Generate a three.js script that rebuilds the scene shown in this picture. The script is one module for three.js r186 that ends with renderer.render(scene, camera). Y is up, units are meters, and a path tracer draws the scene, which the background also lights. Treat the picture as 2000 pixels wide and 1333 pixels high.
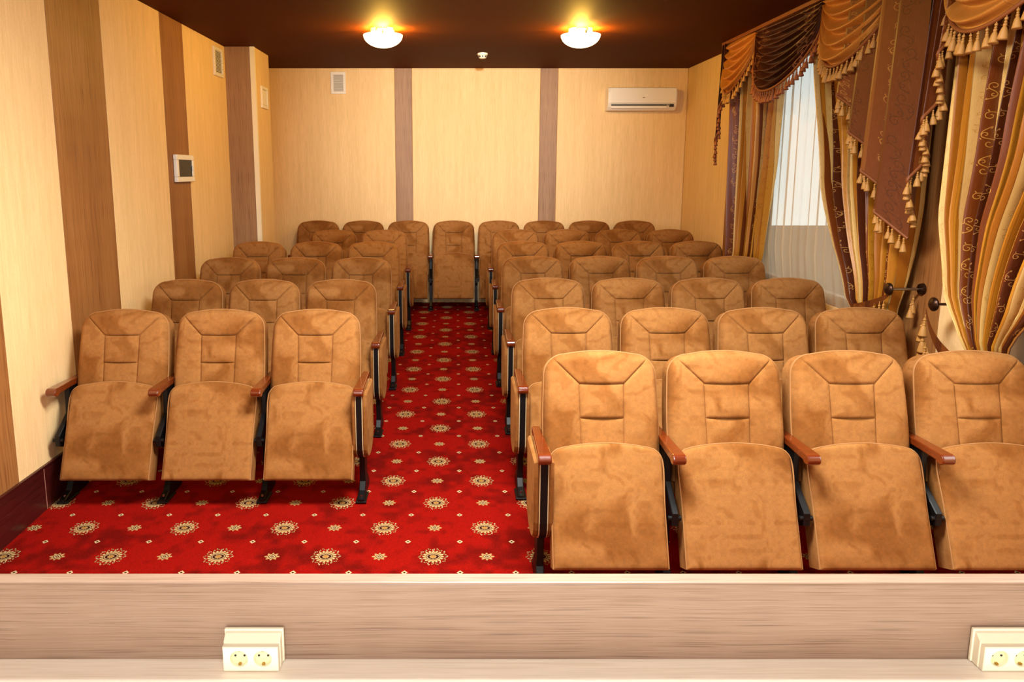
import * as THREE from 'three';
import { RoundedBoxGeometry } from 'three/addons/geometries/RoundedBoxGeometry.js';
import { mergeGeometries } from 'three/addons/utils/BufferGeometryUtils.js';
import { RectAreaLightUniformsLib } from 'three/addons/lights/RectAreaLightUniformsLib.js';
RectAreaLightUniformsLib.init();

// ---------------------------------------------------------------- camera, sky, lights, exposure
const scene = new THREE.Scene();
const EYE = 1.7758;
const camera = new THREE.PerspectiveCamera(2 * Math.atan(666.5 / 1398.69) * 180 / Math.PI, 2000 / 1333, 0.05, 100);
camera.position.set(0, EYE, 0);
camera.rotation.x = -0.157902;
camera.setViewOffset(2000, 1333, 108.54, 108.6, 2000, 1333);
const renderer = new THREE.WebGLRenderer({ antialias: true });
renderer.toneMapping = THREE.LinearToneMapping;
renderer.toneMappingExposure = 1.0;
renderer.shadowMap.enabled = true;
scene.background = new THREE.Color(0.88, 1.0, 0.97);
scene.backgroundIntensity = 2.0;
const REAR_LIGHT = 9, PANEL = 94, STAGE = 24, LAMP = 4.2, SPOT = 64, SIDE = 4;
{ // daylight of the wide stage window in the rear wall, behind the camera
  const l = new THREE.RectAreaLight(new THREE.Color(0.98, 1, 1), REAR_LIGHT, 3.4, 1.6);
  l.position.set(0.1, 1.85, 4.44); l.rotation.y = 0; l.name = 'rear_window_daylight';
  l.castShadow = true; scene.add(l);                       // shines along -z into the room
}

{ // daylight of the second window, on the curtain side
  const l = new THREE.RectAreaLight(new THREE.Color(0.94, 1, 0.98), SIDE, 1.2, 1.6);
  l.position.set(2.5, 1.75, -2.25); l.rotation.y = Math.PI / 2; l.name = 'side_window_daylight'; l.castShadow = true; scene.add(l);
}

// ---------------------------------------------------------------- dimensions (metres)
const XL = -2.16, XR = 2.61, ZB = -8.33, ZF = 4.5, HC = 2.923, RAKE = Math.tan(0.04645);
const ZD = -1.25;                                            // where the raked floor starts, under the desk
const fl = (z) => RAKE * (-Math.min(z, ZD) - 3.0);

// ---------------------------------------------------------------- helpers
function rng(seed) { let a = seed >>> 0; return () => { a = (a + 0x6D2B79F5) >>> 0; let t = a; t = Math.imul(t ^ (t >>> 15), t | 1); t ^= t + Math.imul(t ^ (t >>> 7), t | 61); return ((t ^ (t >>> 14)) >>> 0) / 4294967296; }; }
function noise2(seed, px, py) {                              // tileable value noise, period px by py cells
  const r = rng(seed), g = new Float32Array(px * py); for (let i = 0; i < g.length; i++) g[i] = r();
  const sm = (t) => t * t * (3 - 2 * t);
  return (x, y) => {
    const xi = Math.floor(x), yi = Math.floor(y), fx = sm(x - xi), fy = sm(y - yi);
    const a = ((xi % px) + px) % px, b = (a + 1) % px, c = ((yi % py) + py) % py, d = (c + 1) % py;
    return (g[c * px + a] * (1 - fx) + g[c * px + b] * fx) * (1 - fy) + (g[d * px + a] * (1 - fx) + g[d * px + b] * fx) * fy;
  };
}
const names = {};
function numbered(n) { if (!(n in names)) { names[n] = 0; return n; } names[n]++; return n + '_' + String(names[n]).padStart(3, '0'); }
function mesh(name, geo, mat, parent) { const m = new THREE.Mesh(geo, mat); m.name = name; m.castShadow = m.receiveShadow = true; if (parent) parent.add(m); return m; }
function tag(o, label, category, group, kind) { o.userData = { ...o.userData, label, category }; if (group) o.userData.group = group; if (kind) o.userData.kind = kind; return o; }
function thing(name, label, category, pos = [0, 0, 0], ry = 0, group) { const g = new THREE.Group(); g.name = numbered(name); g.position.set(...pos); g.rotation.y = ry; scene.add(g); return tag(g, label, category, group); }
function struct(name, geo, mat, label, category) { const m = geo ? mesh(name, geo, mat, scene) : new THREE.Group(); m.name = name; if (!geo) scene.add(m); m.userData = { kind: 'structure', label, category }; return m; }
// box with uv in metres: faces get (u,v) from the two axes they span
function box(x0, x1, y0, y1, z0, z1, bevel = 0) {
  const w = x1 - x0, h = y1 - y0, d = z1 - z0;
  const g = bevel ? new RoundedBoxGeometry(w, h, d, 2, bevel) : new THREE.BoxGeometry(w, h, d);
  g.translate((x0 + x1) / 2, (y0 + y1) / 2, (z0 + z1) / 2); return uvBox(g);
}
function uvBox(g) {
  if (g.index) g = g.toNonIndexed();
  const p = g.attributes.position, n = g.attributes.normal, uv = new Float32Array(p.count * 2);
  for (let i = 0; i < p.count; i++) {
    const ax = Math.abs(n.getX(i)), ay = Math.abs(n.getY(i)), az = Math.abs(n.getZ(i));
    let u, v; if (ax >= ay && ax >= az) { u = p.getZ(i); v = p.getY(i); } else if (ay >= az) { u = p.getX(i); v = p.getZ(i); } else { u = p.getX(i); v = p.getY(i); }
    uv[2 * i] = u; uv[2 * i + 1] = v;
  }
  g.setAttribute('uv', new THREE.BufferAttribute(uv, 2)); return g;
}
function merge(list) { return mergeGeometries(list.map((g) => (g.index ? g.toNonIndexed() : g))); }
function cyl(r0, r1, h, seg = 16) { return new THREE.CylinderGeometry(r0, r1, h, seg); }
function lathe(pts, seg = 24) { return new THREE.LatheGeometry(pts.map(([x, y]) => new THREE.Vector2(x, y)), seg); }
function surf(f, nu, nv) {                                   // grid surface: f(s,t) -> [x,y,z,u,v]
  const pos = [], uv = [], idx = [];
  for (let j = 0; j <= nv; j++) for (let i = 0; i <= nu; i++) { const q = f(i / nu, j / nv); pos.push(q[0], q[1], q[2]); uv.push(q[3], q[4]); }
  for (let j = 0; j < nv; j++) for (let i = 0; i < nu; i++) { const a = j * (nu + 1) + i, b = a + 1, c = a + nu + 1, d = c + 1; idx.push(a, b, d, a, d, c); }
  const g = new THREE.BufferGeometry(); g.setAttribute('position', new THREE.Float32BufferAttribute(pos, 3)); g.setAttribute('uv', new THREE.Float32BufferAttribute(uv, 2)); g.setIndex(idx); g.computeVertexNormals(); return g;
}
function tube(pts, r, seg = 24, rad = 6, closed = false) { return new THREE.TubeGeometry(new THREE.CatmullRomCurve3(pts.map((p) => new THREE.Vector3(...p)), closed), seg, r, rad, closed); }
const lerp = (a, b, t) => a + (b - a) * t, clamp = (x, a, b) => Math.min(b, Math.max(a, x));
function pw(list) { return (y) => { if (y >= list[0][0]) return list[0][1]; for (let i = 1; i < list.length; i++) if (y >= list[i][0]) { const [a, A] = list[i - 1], [b, B] = list[i]; let t = (y - a) / (b - a); t = t * t * (3 - 2 * t) * 0.5 + t * 0.5; return A + (B - A) * t; } return list[list.length - 1][1]; }; }
const rgb = (h) => { const c = new THREE.Color(h); return [c.r, c.g, c.b]; };

// ---------------------------------------------------------------- procedural textures
function dataTex(w, h, metresU, metresV, f, srgb = true) {
  const d = new Uint8Array(w * h * 4), o = [0, 0, 0];
  for (let y = 0; y < h; y++) for (let x = 0; x < w; x++) { f(x / w, y / h, o); const i = (y * w + x) * 4; d[i] = clamp(o[0], 0, 255); d[i + 1] = clamp(o[1], 0, 255); d[i + 2] = clamp(o[2], 0, 255); d[i + 3] = 255; }
  const t = new THREE.DataTexture(d, w, h); t.magFilter = THREE.LinearFilter; t.minFilter = THREE.LinearMipmapLinearFilter; t.generateMipmaps = true;
  t.wrapS = t.wrapT = THREE.RepeatWrapping; t.repeat.set(1 / metresU, 1 / metresV); if (srgb) t.colorSpace = THREE.SRGBColorSpace; t.needsUpdate = true; return t;
}
// wood: grain runs along v (or along u when turned)
function woodTex(cA, cB, cD, seed, turned = false, W = 512, H = 1024, mu = 0.6, mv = 2.4) {
  const n1 = noise2(seed, 90, 6), n2 = noise2(seed + 1, 256, 14), n3 = noise2(seed + 2, 7, 5), n4 = noise2(seed + 3, 200, 40), wv = noise2(seed + 4, 4, 8);
  const f = (u, v, o) => {
    const du = 0.02 * (wv(u * 4, v * 8) - 0.5), uu = u + du;
    const a = n1(uu * 90, v * 6) * 0.5 + n3(uu * 7, v * 5) * 0.5, b = n2(uu * 256, v * 14), c = n4(uu * 200, v * 40);
    const k = clamp((b - 0.62) * 3.2, 0, 1) * (0.4 + 0.6 * a);
    for (let i = 0; i < 3; i++) { const base = cA[i] + (cB[i] - cA[i]) * a; o[i] = base + (cD[i] - base) * k * 0.75 + (c - 0.5) * 10; }
  };
  return turned ? dataTex(H, W, mv, mu, (u, v, o) => f(v, u, o)) : dataTex(W, H, mu, mv, f);
}
const px = (h) => { const n = parseInt(h.slice(1), 16); return [n >> 16, (n >> 8) & 255, n & 255]; };
function wallpaperTex(c, seed) {
  const n1 = noise2(seed, 220, 20), n2 = noise2(seed + 1, 300, 300), n3 = noise2(seed + 2, 24, 3);
  return dataTex(512, 512, 0.9, 1.6, (u, v, o) => { const k = (n1(u * 220, v * 20) - 0.5) * 12 + (n2(u * 300, v * 300) - 0.5) * 7 + (n3(u * 24, v * 3) - 0.5) * 7; for (let i = 0; i < 3; i++) o[i] = c[i] + k; });
}
const velvetNoise = (() => {
  const n1 = noise2(11, 5, 5), n2 = noise2(12, 13, 13), n3 = noise2(13, 40, 40), n4 = noise2(14, 512, 512), n5 = noise2(15, 90, 90);
  return (u, v) => {
    const w = n2(u * 13, v * 13) * 0.16;
    const a = n1((u + w) * 5, (v + w * 0.7) * 5) * 0.62 + n2((u + w) * 13, v * 13) * 0.38;
    const m = clamp((a - 0.5) * 5 + 0.5, 0, 1), s = clamp((n3(u * 40 + w * 30, v * 40) - 0.62) * 4, 0, 1) * 0.35;
    return { nap: clamp(m * 0.85 + s, 0, 1), grain: (n4(u * 512, v * 512) - 0.5) * 0.10 + (n5(u * 90, v * 90) - 0.5) * 0.08 };
  };
})();
function velvetTex(light, dark) { return dataTex(1024, 1024, 1.1, 1.1, (u, v, o) => { const q = velvetNoise(u, v); for (let i = 0; i < 3; i++) o[i] = (light[i] + (dark[i] - light[i]) * q.nap) * (1 + q.grain); }); }
function carpetTex() {                                       // 2 m by 2 m, sixteen repeats of the 0.5 m lattice
  const S = 2048, cv = document.createElement('canvas'); cv.width = cv.height = S; const c = cv.getContext('2d');
  const img = c.createImageData(S, S), n1 = noise2(31, 11, 11), n2 = noise2(32, 47, 47), n3 = noise2(33, 700, 700);
  for (let y = 0; y < S; y++) for (let x = 0; x < S; x++) {
    const u = x / S, v = y / S, a = n1(u * 11, v * 11) * 0.55 + n2(u * 47, v * 47) * 0.45, k = 1 - 0.26 * clamp((a - 0.55) * 3 + 0.3, 0, 1) + (n3(u * 700, v * 700) - 0.5) * 0.22, i = (y * S + x) * 4;
    img.data[i] = 148 * k; img.data[i + 1] = 15 * k; img.data[i + 2] = 7 * k; img.data[i + 3] = 255;
  }
  c.putImageData(img, 0, 0);
  const m = S / 2, tan = '#b8945f', pale = '#d2b98a', dk = '#38100a', ink = '#5a3a20';
  const leaf = (x, y, a, len, wid, col) => { c.save(); c.translate(x, y); c.rotate(a); c.fillStyle = col; c.beginPath(); c.moveTo(0, -len / 2); c.quadraticCurveTo(wid, 0, 0, len / 2); c.quadraticCurveTo(-wid, 0, 0, -len / 2); c.fill(); c.restore(); };
  const med = (x, y) => {
    const R = 0.072 * m;
    for (let k = 0; k < 20; k++) { const a = k / 20 * 2 * Math.PI, r = R * (k % 2 ? 0.80 : 0.88); leaf(x + Math.cos(a) * r, y + Math.sin(a) * r, a + Math.PI / 2 + (k % 2 ? 0.75 : -0.75), R * 0.27, R * 0.12, k % 3 ? tan : pale); leaf(x + Math.cos(a) * r * 0.97, y + Math.sin(a) * r * 0.97, a + Math.PI / 2 + (k % 2 ? -0.2 : 0.2), R * 0.22, R * 0.05, dk); }
    c.fillStyle = tan; c.beginPath(); for (let k = 0; k <= 64; k++) { const a = k / 64 * 2 * Math.PI, r = R * (0.66 + 0.06 * Math.cos(16 * a)); c.lineTo(x + Math.cos(a) * r, y + Math.sin(a) * r); } c.fill();
    for (let k = 0; k < 16; k++) { const a = (k + 0.5) / 16 * 2 * Math.PI; leaf(x + Math.cos(a) * R * 0.57, y + Math.sin(a) * R * 0.57, a + Math.PI / 2 + 0.7, R * 0.2, R * 0.045, dk); leaf(x + Math.cos(a + 0.18) * R * 0.6, y + Math.sin(a + 0.18) * R * 0.6, a + Math.PI / 2 + 0.5, R * 0.2, R * 0.06, pale); }
    c.fillStyle = dk; c.beginPath(); c.ellipse(x, y, R * 0.47, R * 0.36, 0, 0, 7); c.fill();
    c.strokeStyle = pale; c.lineWidth = R * 0.05; c.beginPath(); c.ellipse(x, y, R * 0.40, R * 0.29, 0, 0, 7); c.stroke();
    for (let k = 0; k < 8; k++) { const a = k / 8 * 2 * Math.PI; leaf(x + Math.cos(a) * R * 0.16, y + Math.sin(a) * R * 0.14, a + Math.PI / 2, R * 0.16, R * 0.12, tan); }
    c.fillStyle = '#b07c38'; c.beginPath(); c.arc(x, y, R * 0.14, 0, 7); c.fill();
  };
  const small = (x, y) => {
    const R = 0.034 * m; c.fillStyle = tan; c.beginPath();
    for (let k = 0; k <= 48; k++) { const a = k / 48 * 2 * Math.PI, r = R * (0.8 + 0.2 * Math.cos(8 * a)) * (1 + 0.08 * Math.cos(2 * a)); c.lineTo(x + Math.cos(a) * r, y + Math.sin(a) * r); } c.fill();
    for (const [s, col] of [[0.62, ink], [0.46, pale], [0.28, dk], [0.13, tan]]) { c.fillStyle = col; c.beginPath(); c.moveTo(x, y - R * s); c.lineTo(x + R * s, y); c.lineTo(x, y + R * s); c.lineTo(x - R * s, y); c.fill(); }
  };
  const tiny = (x, y) => { const R = 0.0155 * m; for (const [s, col] of [[1, pale], [0.42, dk]]) { c.fillStyle = col; c.beginPath(); c.moveTo(x, y - R * s); c.lineTo(x + R * s, y); c.lineTo(x, y + R * s); c.lineTo(x - R * s, y); c.fill(); } };
  const P = m / 2;
  for (let j = 0; j <= 8; j++) for (let i = 0; i <= 8; i++) { const x = i * P / 2, y = j * P / 2; if ((i + j) % 2 === 0) med(x, y); else small(x, y); }
  for (let j = 0; j < 8; j++) for (let i = 0; i < 8; i++) tiny((i + 0.5) * P / 2, (j + 0.5) * P / 2);
  const t = new THREE.CanvasTexture(cv); t.wrapS = t.wrapT = THREE.RepeatWrapping; t.repeat.set(0.5, 0.5); t.colorSpace = THREE.SRGBColorSpace; t.anisotropy = 8; return t;
}
function scroll(c, x, y, s, flip, col, lw, turn = 0) {       // one curled leaf scroll of the woven ornament: stem, two curls, three leaves
  c.save(); c.translate(x, y); c.rotate(turn); c.scale(flip * s, s); c.strokeStyle = c.fillStyle = col; c.lineCap = 'round'; c.lineWidth = lw / s;
  for (const [ox, oy, R, a0] of [[0.2, 0.2, 0.8, 0], [-0.35, -1.35, 0.55, 2.6]]) { c.beginPath(); for (let k = 0; k <= 40; k++) { const a = a0 + k / 40 * 5.2, r = R * (1 - k / 40 * 0.8); c.lineTo(ox + Math.cos(a) * r, oy + Math.sin(a) * r); } c.stroke(); }
  c.beginPath(); c.moveTo(1.0, 0.2); c.bezierCurveTo(1.0, -0.8, -0.2, -0.4, -0.82, -1.1); c.bezierCurveTo(-1.2, -1.9, -0.2, -2.3, 0.3, -2.7); c.stroke();
  for (const [ox, oy, a, L] of [[0.75, -0.45, 0.9, 0.6], [-0.75, -0.5, -0.8, 0.5], [0.2, -2.3, 0.6, 0.55]]) { c.save(); c.translate(ox, oy); c.rotate(a); c.beginPath(); c.moveTo(0, 0); c.quadraticCurveTo(L * 0.35, -L * 0.5, 0, -L); c.quadraticCurveTo(-L * 0.35, -L * 0.5, 0, 0); c.fill(); c.restore(); }
  c.restore();
}
function stripeTex(list, seed) {                             // list: [share, colour, ornament colour or null]; 0.8 m across, 0.8 m high
  const W = 1024, H = 1024, cv = document.createElement('canvas'); cv.width = W; cv.height = H; const c = cv.getContext('2d'), r = rng(seed);
  const tot = list.reduce((a, b) => a + b[0], 0); let x = 0;
  for (const [s, col, orn] of list) {
    const w = s / tot * W; c.fillStyle = col; c.fillRect(x, 0, w + 1, H);
    c.fillStyle = 'rgba(40,12,0,0.35)'; c.fillRect(x, 0, 3, H);
    if (orn) { const n = Math.max(5, Math.round(H / (w * 1.5))); c.save(); c.beginPath(); c.rect(x, 0, w, H); c.clip(); for (let k = 0; k < n; k++) { const q = [0.40 + 0.2 * r(), w * (0.15 + 0.06 * r()), (r() - 0.5) * 0.9 + (k % 3 === 2 ? Math.PI : 0)]; for (const dy of [-H, 0, H]) scroll(c, x + w * q[0], (k + 0.6) * H / n + dy, q[1], k % 2 ? 1 : -1, orn, Math.max(2.5, w * 0.028), q[2]); } c.restore(); }
    x += w;
  }
  for (let k = 0; k < 5200; k++) { c.fillStyle = `rgba(${r() < 0.5 ? '255,235,190' : '40,12,0'},0.05)`; c.fillRect(r() * W, r() * H, 2, 8 + r() * 40); }
  const t = new THREE.CanvasTexture(cv); t.wrapS = t.wrapT = THREE.RepeatWrapping; t.repeat.set(1 / 0.62, 1 / 0.62); t.colorSpace = THREE.SRGBColorSpace; return t;
}

// ---------------------------------------------------------------- materials
const M = {};
const std = (o) => new THREE.MeshStandardMaterial(o), phy = (o) => new THREE.MeshPhysicalMaterial(o);
const paperT = wallpaperTex(px('#ecc890'), 51);
M.paper = phy({ map: paperT, roughness: 0.8, specularIntensity: 0.3 });
M.oakDark = std({ map: woodTex(px('#a4703c'), px('#8a5526'), px('#5c3212'), 61), roughness: 0.55 });
M.oakPink = std({ map: woodTex(px('#a67f58'), px('#946c48'), px('#6e4a30'), 71), roughness: 0.55 });
M.deskWood = std({ map: woodTex(px('#98806e'), px('#8a6e5a'), px('#604636'), 81, true, 512, 1024, 0.32, 1.9), roughness: 0.38 });
M.deskPale = std({ map: woodTex(px('#faf0e2'), px('#f4e8d8'), px('#e6d4bc'), 91, true), roughness: 0.35 });
M.ceiling = phy({ color: '#552804', roughness: 0.7, specularIntensity: 0.12 });
M.carpet = phy({ map: carpetTex(), roughness: 1, specularIntensity: 0.1, bumpMap: dataTex(512, 512, 0.25, 0.25, (() => { const n = noise2(41, 512, 512); return (u, v, o) => { o[0] = o[1] = o[2] = 255 * n(u * 512, v * 512); }; })(), false), bumpScale: 0.002 });
M.stageFloor = std({ map: woodTex(px('#8a5a34'), px('#754826'), px('#4a2a14'), 95), roughness: 0.5 });
M.baseboard = phy({ map: woodTex(px('#4a120e'), px('#3a0d0a'), px('#200604'), 97, true), roughness: 0.4, clearcoat: 0.2 });
const velT = velvetTex(px('#986636'), px('#7b4a1e'));
const velvet = [0, 1, 2, 3, 4].map((k) => { const t = velT.clone(); t.offset.set(k * 0.237, k * 0.391); t.needsUpdate = true; return phy({ map: t, roughness: 0.95, specularIntensity: 0.25, sheen: 0.4, sheenColor: new THREE.Color('#c98a4a'), sheenRoughness: 0.5 }); });
M.piping = phy({ color: '#9a6836', roughness: 0.8, sheen: 0.4, sheenColor: new THREE.Color('#d6a060') });
M.lacquer = phy({ map: woodTex(px('#742c08'), px('#5e2106'), px('#381003'), 101, true, 256, 512, 0.2, 0.8), roughness: 0.25, clearcoat: 0.8, clearcoatRoughness: 0.12 });
M.black = phy({ color: '#0a090a', roughness: 0.4, specularIntensity: 0.6 });
M.edgeTrim = phy({ color: '#c8ac80', roughness: 0.7 });
M.chrome = std({ color: '#8d8a88', roughness: 0.25, metalness: 1 });
M.white = phy({ color: '#efe6d6', roughness: 0.4, clearcoat: 0.2 });
M.whiteTrim = std({ color: '#f3e6c8', roughness: 0.5 });
M.socket = phy({ color: '#efe8cf', roughness: 0.3, clearcoat: 0.4 });
M.socketIn = phy({ color: '#e9dfae', roughness: 0.35, clearcoat: 0.3 });
M.dark = std({ color: '#120d0a', roughness: 0.5 });
M.smoke = phy({ color: '#1a120a', roughness: 0.3, specularIntensity: 0.5 });
M.grey = std({ color: '#6d655c', roughness: 0.6 });
M.brass = std({ color: '#b08c3e', roughness: 0.35, metalness: 1 });
M.bronze = std({ color: '#3a2418', roughness: 0.35, metalness: 0.8 });
M.glass = phy({ color: '#ffffff', transmission: 1, thickness: 0, roughness: 0.02 });
M.bowl = phy({ color: '#fff0d0', roughness: 0.4, emissive: new THREE.Color(1, 0.76, 0.4), emissiveIntensity: 3.8 });
M.windowWood = std({ color: '#8a6038', roughness: 0.5 });
M.diffuser = phy({ color: '#fff8ea', roughness: 0.5, emissive: new THREE.Color(1, 0.95, 0.84), emissiveIntensity: 3 });
M.plaster = std({ color: '#c98a2a', roughness: 0.85 });
M.sheer = phy({ color: '#cdb696', roughness: 1, transmission: 0.2, thickness: 0, transparent: true, opacity: 0.62, side: THREE.DoubleSide });
const satin = { roughness: 0.42, sheen: 0.6, sheenRoughness: 0.4, sheenColor: new THREE.Color('#e0a050'), side: THREE.DoubleSide };
M.drape = phy({ ...satin, map: stripeTex([[5, '#b8741a', null], [4, '#d8b068', '#b98838'], [4, '#b97a1c', '#965c12'], [10, '#6e3208', '#c08a3c'], [3, '#b8741a', null], [5, '#d4ac62', '#b48432'], [4, '#a05e12', null], [8, '#4c1e06', '#b08044'], [5, '#b97a1c', '#905410']], 7) });
M.brownStripe = phy({ ...satin, map: stripeTex([[10, '#5e2a08', '#4a1f05'], [3, '#4a1c05', null], [8, '#6a320c', '#a06a30'], [2, '#7c4416', null], [8, '#562506', '#6c3410']], 8) });
M.gold = phy({ ...satin, map: stripeTex([[10, '#b0702a', '#bd8036'], [10, '#ad6c26', '#a86824']], 9) });
M.choco = phy({ ...satin, roughness: 0.34, sheenColor: new THREE.Color('#6a3418'), map: stripeTex([[9, '#3a150a', '#8a5a40'], [9, '#34120a', '#5c3020']], 10) });
M.fringeGold = phy({ color: '#ad7a38', roughness: 0.6, sheen: 0.5, sheenColor: new THREE.Color('#e8b060') });
M.fringeRust = phy({ color: '#8d4a22', roughness: 0.6, sheen: 0.5, sheenColor: new THREE.Color('#d08a50') });
M.braid = phy({ color: '#7a3f12', roughness: 0.6 });

// ---------------------------------------------------------------- structure
{ // raked carpet floor with a flat strip under the desk and behind it
  const ang = Math.atan(RAKE), x0 = XL - 0.1, x1 = XR + 0.1, zs = [ZF + 0.1, ZD, ZB - 0.1];
  const g = new THREE.BufferGeometry(), pos = [], uv = [];
  const quad = (a, b, c, d, ua, ub, uc, ud) => { pos.push(...a, ...b, ...c, ...a, ...c, ...d); uv.push(...ua, ...ub, ...uc, ...ua, ...uc, ...ud); };
  const dist = (z) => (-z - 3.0935) / Math.cos(ang), U = (x) => x + 0.1086;
  for (let k = 0; k < 2; k++) {
    const za = zs[k], zb = zs[k + 1], ya = fl(za), yb = fl(zb), va = dist(za), vb = dist(zb);
    quad([x0, ya, za], [x1, ya, za], [x1, yb, zb], [x0, yb, zb], [U(x0), va], [U(x1), va], [U(x1), vb], [U(x0), vb]);
    quad([x0, ya - 0.12, za], [x0, yb - 0.12, zb], [x1, yb - 0.12, zb], [x1, ya - 0.12, za], [0, 0], [0, 1], [1, 1], [1, 0]);
  }
  g.setAttribute('position', new THREE.Float32BufferAttribute(pos, 3)); g.setAttribute('uv', new THREE.Float32BufferAttribute(uv, 2)); g.computeVertexNormals();
  struct('floor', g, M.carpet, 'red carpet with cream medallions rising gently towards the back wall', 'carpet');
}
struct('ceiling', box(XL - 0.1, XR + 0.1, HC, HC + 0.1, ZB - 0.1, ZF + 0.1), M.ceiling, 'dark brown matt ceiling above the seating', 'ceiling');

const WALLB = -0.3;
const LEFT = struct('wall_left', box(XL - 0.12, XL - 0.012, WALLB, HC, ZB - 0.1, ZF + 0.1), M.plaster, 'side wall of cream wallpaper panels and oak strips', 'wall');
const panelZ = (list, x0, x1, y0, y1, parent) => { for (const [name, za, zb, mat, lo, hi] of list) mesh(name, box(x0, x1, lo ?? y0, hi ?? y1, Math.min(za, zb) + 0.0015, Math.max(za, zb) - 0.0015, 0.002), mat, parent); };
panelZ([['wood_panel', ZF, -0.6, M.paper], ['wood_panel', -0.6, -1.2, M.oakDark], ['wallpaper_panel', -1.2, -2.75, M.paper], ['wood_panel', -2.75, -3.343, M.oakDark], ['wallpaper_panel', -3.343, -3.94, M.paper], ['wood_panel', -3.94, -4.54, M.oakDark],
  ['wallpaper_panel', -4.54, -5.44, M.paper], ['wood_panel', -5.44, -5.883, M.oakDark], ['wallpaper_panel', -5.883, ZB, M.paper]], XL - 0.012, XL, WALLB, HC, LEFT);
LEFT.children[0].name = 'wallpaper_panel';
{ // baseboard: level top at 0.26 m, in lengths with visible joints
  const b = struct('baseboard_left', box(XL, XL + 0.012, -0.2, 0.25, -3.5305, ZF, 0.003), M.baseboard, 'dark red brown baseboard along the wallpaper wall', 'baseboard');
  mesh('board', box(XL, XL + 0.012, -0.2, 0.25, -6.915, -3.5335, 0.003), M.baseboard, b);
  mesh('joint_strip', box(XL, XL + 0.0125, -0.2, 0.25, -3.5335, -3.5305), std({ color: '#b07a68', roughness: 0.5 }), b).userData.label = 'pale joint between two boards';
  mesh('cap_strip', box(XL, XL + 0.018, 0.25, 0.26, -6.915, ZF, 0.003), M.baseboard, b);
}
{ // boxed-in column before the back wall
  const X2 = -1.885, zf = -6.92, zb = -7.446;
  const c = struct('wall_column', box(XL, X2 - 0.012, WALLB, HC, zb, zf - 0.012), M.plaster, 'boxed column with oak face and white corner strip', 'column');
  mesh('wood_panel', box(XL, X2 - 0.042, WALLB, HC, zf - 0.012, zf, 0.002), M.oakPink, c);
  mesh('wallpaper_panel', box(X2 - 0.012, X2, WALLB, HC, zb, zf - 0.035, 0.002), M.paper, c);
  mesh('corner_strip', merge([box(X2 - 0.04, X2 + 0.003, WALLB, HC, zf - 0.012, zf + 0.003), box(X2 - 0.012, X2 + 0.003, WALLB, HC, zf - 0.034, zf - 0.012)]), M.whiteTrim, c).userData.label = 'white plastic corner strip';
}
const BACK = struct('wall_back', box(XL - 0.1, XR + 0.1, WALLB, HC, ZB - 0.12, ZB - 0.012), M.plaster, 'back wall of cream wallpaper with two oak strips', 'wall');
for (const [n, a, b, m] of [['wallpaper_panel', XL, -0.698, M.paper], ['wood_panel', -0.698, -0.502, M.oakPink], ['wallpaper_panel', -0.502, 0.947, M.paper], ['wood_panel', 0.947, 1.146, M.oakPink], ['wallpaper_panel', 1.146, XR, M.paper]])
  mesh(n, box(a + 0.0015, b - 0.0015, WALLB, HC, ZB - 0.012, ZB, 0.002), m, BACK);

// right wall with two window openings
const W1 = [-6.3, -4.55], W2 = [-3.3, -1.7], SILL = 0.85, HEAD = 2.72;
{
  const core = (a, b, y0, y1) => box(XR + 0.012, XR + 0.16, y0, y1, Math.min(a, b), Math.max(a, b));
  const R = struct('wall_right', merge([core(ZB - 0.1, W1[0], WALLB, HC), core(W1[0], W1[1], WALLB, SILL), core(W1[0], W1[1], HEAD, HC), core(W1[1], W2[0], WALLB, HC), core(W2[0], W2[1], WALLB, SILL), core(W2[0], W2[1], HEAD, HC), core(W2[1], ZF + 0.1, WALLB, HC)]), M.plaster, 'window wall of wallpaper panels and oak strips behind the curtains', 'wall');
  panelZ([['wallpaper_panel', ZB, -7.0, M.paper], ['wood_panel', -7.0, W1[0], M.oakDark], ['wallpaper_panel', W1[0], W1[1], M.paper, WALLB, SILL], ['wallpaper_panel', W1[0], W1[1], M.paper, HEAD, HC], ['wallpaper_panel', W1[1], -4.4, M.paper],
    ['wood_panel', -4.4, -3.8, M.oakDark], ['wallpaper_panel', -3.8, W2[0], M.paper], ['wallpaper_panel', W2[0], W2[1], M.paper, WALLB, SILL], ['wallpaper_panel', W2[0], W2[1], M.paper, HEAD, HC], ['wallpaper_panel', W2[1], ZF, M.paper]], XR, XR + 0.012, WALLB, HC, R);
}
function windowZ(name, z0, z1, label) {                      // window set in the right wall
  const w = struct(name, null, null, label, 'window'), x0 = XR + 0.06, x1 = XR + 0.12, t = 0.06;
  mesh('window_frame', merge([box(x0, x1, SILL, SILL + t, z0, z1), box(x0, x1, HEAD - t, HEAD, z0, z1), box(x0, x1, SILL + t, HEAD - t, z0, z0 + t), box(x0, x1, SILL + t, HEAD - t, z1 - t, z1)]), M.windowWood, w);
  for (const [a, b] of [[z0 + t, z1 - t]]) mesh('pane', box(x0 + 0.028, x0 + 0.034, SILL + t, HEAD - t, a, b), M.glass, w);
  mesh('window_sill', box(XR + 0.001, XR + 0.06, SILL - 0.03, SILL, z0, z1, 0.005), M.windowWood, w);
}
windowZ('window_1', W1[0], W1[1], 'window behind the sheer between the tied curtains');
windowZ('window_2', W2[0], W2[1], 'window behind the wide gathered curtain');
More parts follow.
